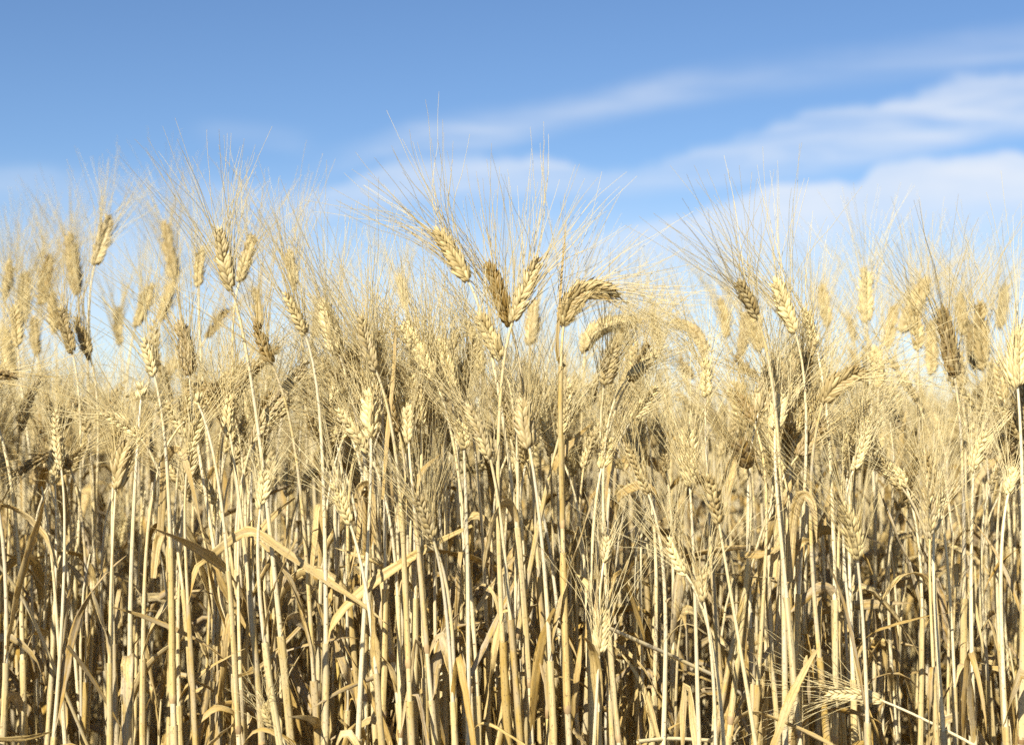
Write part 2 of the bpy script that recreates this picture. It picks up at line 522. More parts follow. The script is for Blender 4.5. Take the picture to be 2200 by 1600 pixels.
def ribbon(acc, P, Wd, wdir, tint, mi=0, fold=0.35, across=5, crinkle=0.0006):
    """leaf blade: P (n,3), Wd (n) widths, wdir (n,3) directions across; a shallow fold along the midrib and real thickness"""
    n = len(P)
    T = nrm(np.gradient(P, axis=0))
    wd = nrm(wdir - T * np.sum(wdir * T, -1, keepdims=True))
    N = np.cross(T, wd)
    x = np.linspace(-1, 1, across)
    fold_n = fold * (0.6 + 0.5 * np.sin(np.linspace(0, 5, n) + rng.random() * 6))
    prof = np.abs(x)[None] * fold_n[:, None] * Wd[:, None] * 0.5
    prof = prof + rng.normal(0, crinkle, (n, across)) * np.minimum(Wd / 0.01, 1)[:, None]
    V0 = P[:, None] + wd[:, None] * (x[None, :, None] * Wd[:, None, None] * 0.5) + N[:, None] * prof[..., None]
    i = np.arange(n - 1)[:, None]; j = np.arange(across - 1)[None]
    th = 0.00012
    V1 = V0 - N[:, None] * th * 2
    V = np.stack([V0, V1])
    F = np.stack([i * across + j, i * across + j + 1, (i + 1) * across + j + 1, (i + 1) * across + j], -1).reshape(-1, 4)
    Fb = F[:, ::-1] + n * across
    r = np.arange(n - 1)
    e1 = np.stack([r * across, (r + 1) * across, (r + 1) * across + n * across, r * across + n * across], -1)
    e2 = np.stack([r * across + across - 1, r * across + across - 1 + n * across, (r + 1) * across + across - 1 + n * across,
                   (r + 1) * across + across - 1], -1)
    seg = np.linalg.norm(np.diff(P, axis=0), axis=1); L = np.r_[0, np.cumsum(seg)]
    st = np.zeros((2, n, across, 3)); st[..., 0] = x; st[..., 1] = L[None, :, None]; st[..., 2] = rng.random()
    acc.add(V, np.vstack([F, Fb, e1, e2]), st, tint, mi)


def leaf_width(n, wmax, tip=0.02, base=0.55):
    u = np.linspace(0, 1, n)
    return wmax * np.interp(u, [0, .12, .35, .7, .9, 1], [base, .8, 1, .72, .34, tip]) * (1 + rng.normal(0, .08, n))


def random_leaf(acc, base, az_, kind, length, wmax, tint, mi=0, n=16, across=5):
    u = np.linspace(0, 1, n)
    if kind == 'arch':
        ang = np.interp(u, [0, .25, .55, 1], [78, 62, -30, -84]) + rng.normal(0, 4, n)
    elif kind == 'hang':
        ang = np.interp(u, [0, .05, .12, 1], [80, 20, -76, -86]) + rng.normal(0, 4, n)
    elif kind == 'kink':
        k_ = rng.uniform(.15, .6)
        ang = np.interp(u, [0, k_, k_ + .06, 1], [80, 68, -55 + rng.normal(0, 18), -75 + rng.normal(0, 12)]) + rng.normal(0, 3, n)
    elif kind == 'rise':
        ang = np.interp(u, [0, .5, 1], [82, 70 + rng.normal(0, 6), 45 + rng.normal(0, 18)])
    elif kind == 'slant':
        a = rng.uniform(-50, 40)
        ang = np.interp(u, [0, .15, .3, 1], [75, 45, a, a - 18])
    else:  # curl
        ang = np.interp(u, [0, .3, .6, 1], [80, 20, -120, -300])
    ang = np.radians(ang)
    aa = az_ + np.cumsum(rng.normal(0, 0.05, n)) + np.linspace(0, rng.normal(0, .5), n)
    st_ = length / (n - 1)
    d = np.stack([np.cos(aa) * np.cos(ang), np.sin(aa) * np.cos(ang), np.sin(ang)], -1) * st_
    P = np.asarray(base) + np.vstack([[0, 0, 0], np.cumsum(d[:-1], 0)])
    side = np.stack([-np.sin(aa), np.cos(aa), np.zeros(n)], -1)
    T = nrm(np.gradient(P, axis=0)); N = np.cross(T, side)
    tw = np.linspace(0, rng.normal(0, 2.4), n) + rng.normal(0, .3) + .3 * np.sin(u * rng.uniform(3, 9))
    wdir = side * np.cos(tw)[:, None] + N * np.sin(tw)[:, None]
    ribbon(acc, P, leaf_width(n, wmax, 0.03 if rng.random() < .7 else .3), wdir, tint, mi, fold=rng.uniform(.1, .6), across=across)


def at(x, y, d):
    dx, dz = (x - W0 / 2) / FPX, (H0 / 2 - y) / FPX
    c, s_ = math.cos(PITCH), math.sin(PITCH)
    Y, Z = c - dz * s_, s_ + dz * c
    return np.array([dx / Y * d, d, CAM_Z + Z / Y * d])


def to_px(p):
    x, y, z = p[0], p[1], p[2] - CAM_Z
    c, s_ = math.cos(PITCH), math.sin(PITCH)
    Y = y * c + z * s_; Z = -y * s_ + z * c
    return W0 / 2 + x / Y * FPX, H0 / 2 - Z / Y * FPX


def tint_of(tone, grey=None):
    return np.array([np.clip(tone, 0, 1), rng.random(), rng.random() if grey is None else grey])


def stem_path(P0, Tb, G, n=26, drop=0.10):
    """from the ear base down to the ground"""
    P0 = np.asarray(P0, float); G = np.asarray(G, float)
    down = np.array([0, 0, -1.0])
    k = max(0.0, float(np.dot(-Tb, down)))
    c1 = P0 - Tb * drop
    c2 = G + np.array([0, 0, P0[2] * 0.55]) + (P0 - G) * np.array([0.35, 0.35, 0])
    P = bez([P0, c1, c2, G], 200)
    s = np.r_[0, np.cumsum(np.linalg.norm(np.diff(P, axis=0), axis=1))]
    # denser near the ear
    q = np.linspace(0, 1, n) ** 1.35 * s[-1]
    P = np.stack([np.interp(q, s, P[:, k]) for k in range(3)], -1)
    u = q / s[-1]
    f1, f2 = rng.uniform(5, 11, 2); p1, p2 = rng.random(2) * 6.28
    P[:, 0] += 0.0022 * np.sin(u * f1 + p1) * np.sin(math.pi * u)
    P[:, 1] += 0.0022 * np.sin(u * f2 + p2) * np.sin(math.pi * u)
    return P


def at_height(P, z):
    """interpolate the lower, descending run of a stem at height z"""
    k = int(np.argmax(P[:, 2]))
    Q = P[k:][::-1]
    return np.array([np.interp(z, Q[:, 2], Q[:, 0]), np.interp(z, Q[:, 2], Q[:, 1]), z])


STALKS = []      # records for the labels


def new_empty(name, loc):
    o = bpy.data.objects.new(name, None)
    o.location = loc
    o.empty_display_size = 0.02
    col.objects.link(o)
    return o


def make_stalk(base, ctrl, G, tone, width=0.017, roll=None, awn=0.10, spread=1.0, rad=0.00125, leaves=2, collar=None, desc=None, name='wheat_stalk',
               traced_leaf=None, stem_tone=None, sheath2=True, ear=True, mess=1.0, grey=None, nsp=None, awn_n=None):
    """one wheat stalk: an empty at its foot, with stem, ear (> awn_tuft), sheaths, leaves and a joint"""
    G = np.asarray(G, float)
    root = new_empty(name, tuple(G))
    org = G
    P0 = np.asarray(ctrl[0], float)
    Tb = nrm(np.asarray(ctrl[1], float) - P0)
    ti = tint_of(tone, grey)
    stt = np.clip((stem_tone if stem_tone is not None else 0.5 + 0.4 * tone + rng.normal(0, .16)), .38, 1)
    P = stem_path(P0 + Tb * 0.002, Tb, G)
    zz = P[:, 2] / P0[2]
    R = rad * np.interp(np.arange(len(P)) / (len(P) - 1), [0, .05, .3, .55, 1], [.82, .86, 1.35, 2.1, 2.35])
    acc = Acc()
    V, F, st = tubes(P[None], R[None], 9)
    acc.add(V, F, st, tint_of(stt))
    acc.build('stem', [M_STEM], org, root)
    if ear:
        ae, aa_ = Acc(), Acc()
        ear_geo(ae, aa_, ctrl, width, rng.uniform(-.5, .5) if roll is None else roll, 0, ti, awn, awn_n, spread, mess=mess, nsp=nsp)
        eo = ae.build('ear', [M_EAR], org, root)
        if aa_.n:
            aa_.build('awn_tuft', [M_AWN], org, eo)
    # sheaths below each collar
    z1 = collar if collar is not None else rng.uniform(0.58, 0.76) * min(1, P0[2] / 0.9)
    cols_ = [z1]
    if sheath2: cols_.append(z1 - rng.uniform(0.15, 0.21))
    hz = P[::-1]
    for i, zc in enumerate(cols_):
        zb = zc - rng.uniform(0.12, 0.15)
        if zb < 0.02: continue
        zs = np.linspace(zc, zb, 9)
        Q = np.stack([at_height(P, z) for z in zs])
        rr = np.interp(zs, P[::-1, 2][-18:] if False else np.sort(P[:, 2]), R[np.argsort(P[:, 2])])
        fl = np.interp(np.linspace(0, 1, 9), [0, .05, .2, 1], [1.42, 1.36, 1.28, 1.16])
        acc = Acc()
        wob = 1 + 0.11 * rng.normal(0, 1, (1, 9, 10))
        V, F, st = tubes(Q[None], (rr * fl + 0.0002)[None], 10, wob=wob)
        acc.add(V, F, st, tint_of(stt - 0.15 + rng.normal(0, .15)))
        acc.build('leaf_sheath', [M_SHEATH], org, root)
        # joint at the foot of the sheath
        if i == 0 or G[1] < 1.66:
            jz = np.array([zb + .004, zb + .002, zb - .002, zb - .005])
            Qj = np.stack([at_height(P, z) for z in jz])
            rj = float(np.interp(zb, np.sort(P[:, 2]), R[np.argsort(P[:, 2])]))
            acc = Acc()
            V, F, st = tubes(Qj[None], np.array([[1.12, 1.34, 1.34, 1.04]]) * rj, 9)
            acc.add(V, F, st, tint_of(rng.random()))
            acc.build('stem_joint', [M_JOINT], org, root)
    kinds = ['hang', 'slant', 'rise', 'slant', 'hang', 'kink', 'rise', 'slant', 'kink', 'arch']
    nl = leaves if traced_leaf is None else max(0, leaves - 1)
    for i in range(nl):
        zc = cols_[i] if i < len(cols_) else rng.uniform(0.34, 0.62)
        if traced_leaf is not None and i == 0 and len(cols_) > 1: zc = cols_[1]
        b = at_height(P, zc)
        acc = Acc()
        k = kinds[rng.integers(len(kinds))]
        ln = rng.uniform(.06, .2)
        if k == 'curl': ln *= .7
        random_leaf(acc, b, rng.uniform(0, 6.28), k, ln, rng.uniform(.004, .0135), tint_of(rng.uniform(.1, 1.0)))
        acc.build('leaf', [M_LEAF], org, root)
    if traced_leaf is not None:
        pts, wpx, tl = traced_leaf
        acc = Acc()
        traced_blade(acc, pts, wpx, tl, float(G[1]))
        acc.build('leaf', [M_LEAF], org, root)
    e_px = to_px(P0); t_px = to_px(ctrl[-1])
    root['category'] = 'wheat stalk'
    STALKS.append(dict(root=root, px=e_px, tip=t_px, tone=tone, d=float(G[1]), desc=desc, ear=ear))
    return root, P


def traced_blade(acc, pts, wpx, tone, d, tip=0.06, twist=None, across=7, n=30):
    """pts: photograph pixels of a blade centre line (x, y[, depth offset])"""
    P3 = [at(p[0], p[1], d + (p[2] if len(p) > 2 else 0.0)) for p in pts]
    P = spline(P3, n)
    P[:, 1] += 0.006 * np.sin(np.linspace(0, 4, n) + rng.random() * 6)
    Wd = leaf_width(n, wpx * 0.85 * d / FPX, tip, 0.7)
    T = nrm(np.gradient(P, axis=0))
    view = nrm(P - np.array([0, 0, CAM_Z]))
    wv = nrm(np.cross(T, view))
    tw = (np.sin(np.linspace(0, 3, n) + rng.random() * 6) * 0.35) if twist is None else np.linspace(twist[0], twist[1], n)
    wdir = wv * np.cos(tw)[:, None] + np.cross(T, wv) * np.sin(tw)[:, None]
    ribbon(acc, P, Wd, wdir, tint_of(tone, 0.3), 0, fold=0.3, across=across, crinkle=0.0003)


# ------------------------------------------------------------------ ears traced from the photograph
# (base x, y, tip x, y, sharpness, tone, options)
C_, M_, B_ = 'crisp', 'middle', 'back'
TR = [
 (167, 633, 148, 499, B_, .45, dict(w=.021, desc="soft golden wheat stalk with broad upright ear, left of the tall narrow ear")),
 (204, 568, 237, 465, M_, .55, dict(lm="the topmost left ear", desc="golden wheat stalk whose tall ear leans right, highest ear in the upper left")),
 (88, 655, 108, 547, B_, .25, {}),
 (50, 695, 55, 585, B_, .6, {}),
 (378, 606, 354, 475, B_, .4, dict(desc="blurred wheat stalk with slender golden ear leaning left, left of forked twin ears")),
 (426, 616, 433, 530, M_, .75, dict(desc="pale wheat stalk with short plump ear just left of the forked twin ears")),
 (498, 621, 474, 492, C_, .6, dict(g=592, lm="the forked twin ears", desc="wheat stalk with left ear of the forked twin ears against the blue sky")),
 (514, 606, 543, 506, M_, .5, dict(g=560, desc="wheat stalk with right ear of the forked twin ears against the blue sky")),
 (636, 623, 619, 537, M_, .5, {}),
 (656, 719, 612, 630, C_, .6, {}),
 (675, 727, 690, 640, B_, .35, {}),
 (728, 760, 696, 650, C_, .8, dict(w=.019)),
 (585, 785, 550, 688, C_, .08, dict(lm="the dark crinkled ear", mess=1.8, g=640, desc="dark brown wheat stalk ear with crinkled awns leaning left, left of centre")),
 (407, 805, 385, 690, C_, .28, dict(lm="the dark golden ear", desc="wheat stalk with dark golden upright ear, below the blurred ears at left")),
 (292, 702, 325, 610, B_, .6, {}),
 (443, 726, 487, 664, B_, .1, {}),
 (258, 740, 254, 660, B_, .55, {}),
 (155, 757, 128, 662, M_, .3, {}),
 (195, 772, 163, 682, M_, .3, {}),
 (26, 832, 6, 700, B_, .7, dict(w=.024)),
 (81, 762, 72, 680, B_, .45, {}),
 (332, 808, 308, 728, C_, .85, dict(g=352)),
 (353, 826, 374, 767, B_, .45, {}),
 (303, 858, 304, 824, C_, .85, dict(awn=.012, w=.013, nsp=3, g=288, desc="bare wheat stalk topped by a tiny broken ear stub without long awns, left side")),
 (427, 870, 423, 850, C_, .8, dict(awn=0, w=.012, nsp=2, desc="wheat stalk ending in a single pale leftover husk, below the dark golden ear")),
 (304, 943, 219, 889, C_, 1.0, dict(mid=(268, 900), g=360, lm="the bleached drooping ear", desc="wheat stalk with bleached white ear drooping left on the left side")),
 (249, 1050, 272, 950, C_, .35, dict(w=.019, g=246, desc="wheat stalk with golden fan shaped ear under the bleached drooping ear")),
 (407, 975, 432, 888, C_, .75, dict(g=438)),
 (494, 932, 497, 850, C_, .75, dict(w=.013, g=545)),
 (560, 1090, 568, 1013, C_, .9, dict(w=.013, awn=.05, g=610, lm="the small pale ear", desc="thin wheat stalk with small pale ear and short awns, left of centre")),
 (110, 968, 116, 888, M_, .75, {}),
 (607, 892, 618, 815, M_, .35, {}),
 (653, 862, 661, 812, M_, .7, {}),
 (713, 995, 706, 930, M_, .85, {}),
 (752, 1125, 716, 1040, C_, .95, dict(g=790, desc="wheat stalk with bleached ear leaning left, low between left side and centre")),
 (253, 1180, 268, 1112, M_, .95, {}),
 (619, 1065, 618, 998, M_, .85, dict(w=.012)),
 (790, 970, 726, 880, C_, .75, {}),
 (797, 938, 794, 838, C_, .8, dict(w=.018)),
 (807, 795, 776, 680, C_, .45, dict(g=850)),
 (932, 813, 868, 695, C_, .85, dict(w=.018, roll=.1, g=985, lm="the two fat pale ears", desc="wheat stalk with fat pale braided ear leaning left, left of a twin")),
 (970, 836, 945, 730, C_, 1.0, dict(w=.019, g=1010, desc="wheat stalk with fat bleached ear, right one of the two fat pale ears")),
 (1077, 770, 1030, 675, C_, .6, dict(w=.018, roll=0, g=1070)),
 (1005, 601, 938, 492, C_, .55, dict(w=.018, roll=0, g=1100, lm="the highest central ear", desc="wheat stalk with golden braided ear leaning left, highest ear at the centre")),
 (1097, 700, 1049, 565, C_, .02, dict(w=.018, roll=.1, g=1150, grey=0, lm="the dark central ear", desc="wheat stalk with dark brown left ear of the central V shaped pair")),
 (1101, 692, 1158, 555, C_, .55, dict(w=.016, roll=-.1, g=1110, desc="wheat stalk with golden right ear of the central V shaped pair")),
 (1212, 692, 1326, 634, C_, .35, dict(mid=(1228, 592), w=.021, g=1235, awn=.12, lm="the arched ear", desc="wheat stalk with brown ear arched over to the right, right of centre")),
 (1207, 700, 1262, 628, M_, .5, {}),
 (1139, 740, 1148, 645, M_, .55, dict(w=.018)),
 (1256, 757, 1372, 690, M_, .6, dict(mid=(1258, 690), w=.02, desc="wheat stalk with golden ear bent right, below and right of the arched ear")),
 (1303, 762, 1352, 692, B_, .45, {}),
 (1300, 822, 1322, 742, C_, .5, dict(w=.018, grey=1.0)),
 (1355, 907, 1410, 832, C_, .95, dict(g=1360, lm="the pale slanting ear", desc="wheat stalk with crisp pale ear leaning right, right of centre")),
 (1330, 862, 1362, 775, M_, .6, {}),
 (1293, 1004, 1306, 935, C_, .8, dict(w=.014)),
 (1137, 960, 1123, 858, C_, .5, dict(w=.019, g=1170)),
 (1143, 955, 1176, 830, M_, .55, {}),
 (1203, 934, 1216, 878, C_, .65, {}),
 (878, 951, 876, 870, C_, .75, dict(w=.014, g=930)),
 (1053, 985, 1005, 870, C_, .55, dict(grey=1.0, g=1090)),
 (997, 964, 985, 905, C_, .75, dict(w=.014)),
 (930, 1155, 896, 1060, C_, .5, dict(grey=1.0, g=945)),
 (938, 1180, 915, 1110, C_, .55, dict(grey=1.0)),
 (1043, 843, 1022, 760, M_, .5, {}),
 (1050, 1148, 1041, 1092, M_, .7, {}),
 (1287, 1405, 1292, 1308, C_, .6, dict(w=.015, g=1283, lm="the low central ear", desc="wheat stalk with low upright ear deep among the stems right of centre")),
 (1297, 1209, 1306, 1155, C_, .7, dict(w=.011, awn=.06)),
 (1474, 1234, 1438, 1155, C_, .9, dict(desc="wheat stalk with low bleached ear leaning left, right of the low centre ear")),
 (1625, 680, 1588, 602, C_, .4, dict(w=.014)),
 (1634, 752, 1616, 655, M_, .5, dict(w=.02)),
 (1707, 713, 1665, 600, C_, .85, dict(w=.017, roll=0, lm="the pale braided ear", desc="wheat stalk with crisp pale braided ear leaning left, upper right side")),
 (1752, 742, 1730, 662, C_, .85, {}),
 (1862, 692, 1860, 577, M_, .8, dict(w=.018, lm="the tall pale ear", desc="wheat stalk with tall pale upright ear, highest ear on the right side")),
 (1938, 712, 1990, 598, B_, .45, dict(w=.024)),
 (2051, 810, 2025, 662, C_, .22, dict(w=.021, roll=1.2, g=2062, lm="the golden brown ear", desc="wheat stalk with large golden brown ear near the right edge")),
 (2112, 792, 2106, 648, M_, .4, dict(w=.02)),
 (2096, 795, 2082, 690, B_, .15, {}),
 (2186, 828, 2189, 706, C_, .85, dict(w=.02, g=2192, desc="wheat stalk with plump pale ear at the right edge")),
 (1835, 732, 1820, 676, B_, .3, {}),
 (1515, 770, 1445, 690, M_, .45, dict(mid=(1512, 705), g=1530)),
 (1516, 852, 1514, 772, C_, .85, dict(w=.013, g=1560)),
 (1626, 806, 1578, 765, M_, .15, {}),
 (1630, 886, 1664, 775, C_, .55, dict(w=.02, g=1640, lm="the wide golden ear", desc="wheat stalk with wide crisp golden ear leaning right, on the right side")),
 (1620, 909, 1583, 845, C_, .05, dict(desc="wheat stalk with short dark ear leaning left beside the wide golden ear")),
 (1606, 1003, 1588, 950, C_, .02, dict(w=.019, desc="wheat stalk with stubby dark ear below the short dark ear on the right")),
 (1666, 920, 1680, 850, C_, .85, dict(w=.017)),
 (1771, 862, 1854, 795, C_, .3, dict(mid=(1790, 818), w=.019, g=1800, lm="the brown ear bent right", desc="wheat stalk with brown ear bending to the right, right side below tall pale ear")),
 (1768, 860, 1758, 765, M_, .6, {}),
 (1716, 977, 1764, 905, C_, .2, dict(w=.018, g=1600, desc="wheat stalk with brown ear leaning right over a slanting stem, right side")),
 (1835, 977, 1862, 900, C_, .8, dict(awn=.14, g=1850)),
 (1887, 832, 1878, 745, M_, .8, dict(w=.018)),
 (1482, 1042, 1478, 920, C_, .8, dict(w=.016)),
 (1545, 1125, 1524, 1020, C_, .35, dict(mess=1.8, g=1600)),
 (1998, 1155, 1989, 1045, C_, .5, dict(grey=1.0, g=2010)),
 (2006, 1142, 2026, 1060, C_, .8, {}),
 (1952, 1092, 1956, 1015, M_, .8, {}),
 (2092, 1013, 2117, 932, C_, .9, dict(w=.014, desc="wheat stalk with slim pale ear leaning right, below the golden brown ear")),
 (1842, 1200, 1812, 1085, C_, .65, dict(w=.016, g=1850)),
 (2166, 1062, 2176, 1005, C_, .85, {}),
 (2155, 1175, 2172, 1122, M_, .9, {}),
 (1512, 1290, 1509, 1226, C_, .5, {}),
 (1894, 1504, 1778, 1491, C_, .75, dict(mid=(1840, 1484), w=.015, gw=(2120, 1600), awn=.10, lm="the ear lying flat", desc="pale ear lying flat pointing left on slanting wheat stalk, low right corner")),
 (1887, 968, 1888, 922, M_, .6, {}),
 (2002, 804, 2000, 690, B_, .5, {}),
 (1490, 812, 1460, 768, B_, .1, {}),
 (586, 1556, 572, 1512, C_, .7, dict(w=.010, awn=.05)),
 (38,745,30,655,M_,0.6,{}),
 (118,715,112,628,B_,0.45,{}),
 (12,640,20,560,B_,0.5,{}),
 (345,690,372,606,B_,0.5,{}),
 (560,700,548,618,B_,0.5,{}),
 (1780,700,1765,610,B_,0.5,{}),
 (1908,745,1925,655,B_,0.5,{}),
 (1972,752,1962,655,M_,0.5,{}),
 (2072,720,2062,630,B_,0.45,{}),
 (2150,705,2160,612,B_,0.6,{}),
 (1562,725,1548,640,B_,0.5,{}),
 (1592,765,1602,672,B_,0.35,{}),
 (1420,745,1402,668,B_,0.45,{}),
 (870,660,858,590,B_,0.6,{}),
]

# leaves traced from the photograph: centre line, greatest width in pixels, tone
LV = [
 ([(352, 1150), (350, 1016), (354, 985), (370, 966), (392, 972), (412, 1030), (437, 1140)], 25, .55),
 ([(452, 1110), (456, 1030), (470, 1008), (482, 1030), (486, 1110)], 30, .3),
 ([(447, 1198), (480, 1172), (520, 1145), (552, 1143), (600, 1175), (700, 1245), (770, 1292), (832, 1342)], 26, .65),
 ([(1335, 1004), (1350, 990), (1386, 986), (1425, 1010), (1441, 1058)], 34, .45),
 ([(1198, 1198), (1235, 1165), (1290, 1120), (1322, 1094), (1345, 1140), (1356, 1190)], 36, .45),
 ([(1310, 1088), (1340, 1057), (1375, 1042), (1403, 1055), (1420, 1098)], 24, .4),
 ([(766, 1070), (774, 1046), (790, 1040), (798, 1070), (802, 1130), (808, 1200)], 22, .55),
 ([(888, 1075), (893, 1045), (908, 1010), (945, 976)], 18, .25),
 ([(1187, 1008), (1215, 965), (1272, 909)], 22, .4),
 ([(1245, 1020), (1262, 965), (1284, 900)], 10, .5),
 ([(1694, 1250), (1704, 1140), (1714, 1080), (1730, 1062), (1746, 1090), (1752, 1165)], 30, .7),
 ([(1690, 1250), (1706, 1185), (1722, 1163), (1745, 1160)], 26, .4),
 ([(1877, 1250), (1896, 1185), (1917, 1133)], 16, .55),
 ([(1671, 1240), (1674, 1120), (1672, 1020)], 26, .9),
 ([(730, 1194), (770, 1232), (850, 1275), (935, 1336)], 16, .5),
 ([(1658, 1600), (1690, 1515), (1725, 1450), (1764, 1388)], 24, .45),
 ([(1981, 1600), (2030, 1527), (2082, 1467)], 15, .5),
 ([(1884, 1480), (1890, 1430), (1904, 1400), (1944, 1342)], 18, .5),
 ([(2110, 1400), (2116, 1457), (2150, 1510), (2180, 1552)], 26, .7),
 ([(460, 1215), (482, 1265), (505, 1309), (538, 1369)], 20, .35),
 ([(1180, 1350), (1205, 1362), (1235, 1420), (1260, 1490), (1290, 1541)], 26, .45),
 ([(1197, 760), (1203, 640), (1216, 475)], 10, .5),
 ([(827, 1072), (834, 920), (846, 780), (848, 640)], 11, .35),
 ([(1208, 820), (1222, 760), (1240, 690)], 9, .1),
 ([(447, 750), (500, 705), (545, 665), (584, 622)], 7, .3),
 ([(1931, 1000), (1938, 930), (1946, 875)], 17, .8),
 ([(70, 1040), (78, 1005), (95, 1008), (104, 1050)], 22, .5),
 ([(1590, 1190), (1640, 1190), (1690, 1170)], 20, .4),
 ([(1150, 1440), (1145, 1400), (1160, 1320), (1155, 1290), (1132, 1310)], 18, .5),
 ([(1600, 1440), (1600, 1300), (1608, 1260), (1620, 1235)], 14, .4),
 ([(770, 1560), (800, 1548), (830, 1565), (838, 1600)], 20, .6),
 ([(1240, 1315), (1180, 1309), (1158, 1312), (1150, 1400)], 13, .6),
 ([(2058, 1260), (2060, 1215), (2090, 1290), (2110, 1400)], 16, .8),
 ([(880, 1100), (876, 1040), (890, 1015), (905, 1060)], 18, .4),
 ([(140, 1150), (120, 1050), (100, 985), (60, 975)], 14, .4),
 ([(345, 1240), (338, 1170), (346, 1140), (356, 1150), (358, 1230)], 26, .6),
]


def depth_for(kind):
    return {C_: rng.uniform(1.50, 1.60), M_: rng.uniform(1.76, 2.0), B_: rng.uniform(2.1, 2.5)}[kind]


def ground_x(P0, d, gx, gy=1600.0):
    """foot of a stem that passes the photograph pixel (gx, gy)"""
    q = at(gx, gy, d)
    k = (P0[2]) / max(P0[2] - q[2], .05)
    return P0[0] + (q[0] - P0[0]) * k


FEET = []
used_leaf = set()
pending = []
for rec in TR:
    bx, by, tx, ty, kind, tone, op = rec
    d = depth_for(kind)
    if kind == C_ and by > 1040: d = rng.uniform(1.45, 1.51)
    P0 = at(bx, by, d)
    tiltd = rng.normal(0, 0.010)
    P2 = at(tx, ty, d + tiltd)
    if 'mid' in op:
        mx, my = op['mid']
        P1 = at(mx, my, d + tiltd * .5)
    else:
        P1 = (P0 + P2) / 2 + nrm(np.array([P2[2] - P0[2], 0, -(P2[0] - P0[0])])) * rng.normal(0, 0.0025)
    if 'gw' in op:
        gxw = ground_x(P0, d, *op['gw'])
        gxw = float(np.clip(gxw, -2, 1.1))
    else:
        gp = op.get('g', bx + rng.normal(10, 16))
        gxw = ground_x(P0, d, gp)
    G = np.array([gxw, d + rng.normal(0, .02), 0.0])
    w_ = op.get('w', None)
    if w_ is None:
        w_ = float(np.clip(np.linalg.norm(P2 - P0) * 0.28, .012, .019))
    pending.append(dict(ctrl=[P0, P1, P2], G=G, tone=tone, w=w_ * (1.12 if kind == C_ else 1.1), op=op, d=d, bx=bx, by=by, kind=kind))
    FEET.append(G[:2])

# give each traced leaf to the nearest crisp stalk passing its foot
for li, (pts, wpx, tl) in enumerate(LV):
    lx, ly = pts[0]
    best, bd = None, 1e9
    for k, r in enumerate(pending):
        if r['kind'] == B_ or r.get('leaf') or r['by'] > ly - 30: continue
        P0, G = r['ctrl'][0], r['G']
        z = at(lx, ly, r['d'])[2]
        x = G[0] + (P0[0] - G[0]) * z / P0[2]
        dist = abs(to_px((x, r['d'], z))[0] - lx)
        if 'g' not in r['op'] and 'gw' not in r['op'] and abs(lx - r['bx']) < 0.12 * (ly - r['by']) + 10:
            dist *= 0.15
        if dist < bd: best, bd = k, dist
    r = pending[best]
    P0, G = r['ctrl'][0], r['G']
    if 'g' not in r['op'] and 'gw' not in r['op'] and abs(lx - r['bx']) < 0.12 * (ly - r['by']) + 10:
        r['G'][0] = ground_x(P0, r['d'], lx, ly)      # let this stem pass the foot of the blade
        G = r['G']
    zb = max(0.3, at(lx, ly, r['d'])[2] - 0.012)
    xb = G[0] + (P0[0] - G[0]) * zb / P0[2]
    fx, fy = to_px((xb, r['d'], zb))
    if abs(fx - lx) > 45: continue
    r['leaf'] = ([(fx, ly)] + list(pts[1:]) if abs(fx - lx) < 16 else [(fx, fy)] + list(pts), wpx, tl)
    r['collar'] = zb

for r in pending:
    op = r['op']
    make_stalk(None, r['ctrl'], r['G'], r['tone'], r['w'], op.get('roll'), op.get('awn', rng.uniform(.105, .145)), op.get('spread', rng.uniform(.85, 1.15)),
               rng.uniform(.00122, .00155), leaves=2, collar=r.get('collar'), desc=op.get('desc'), traced_leaf=r.get('leaf'), mess=op.get('mess', 1.0),
               grey=op.get('grey'), nsp=op.get('nsp'))
    STALKS[-1]['lm'] = op.get('lm')

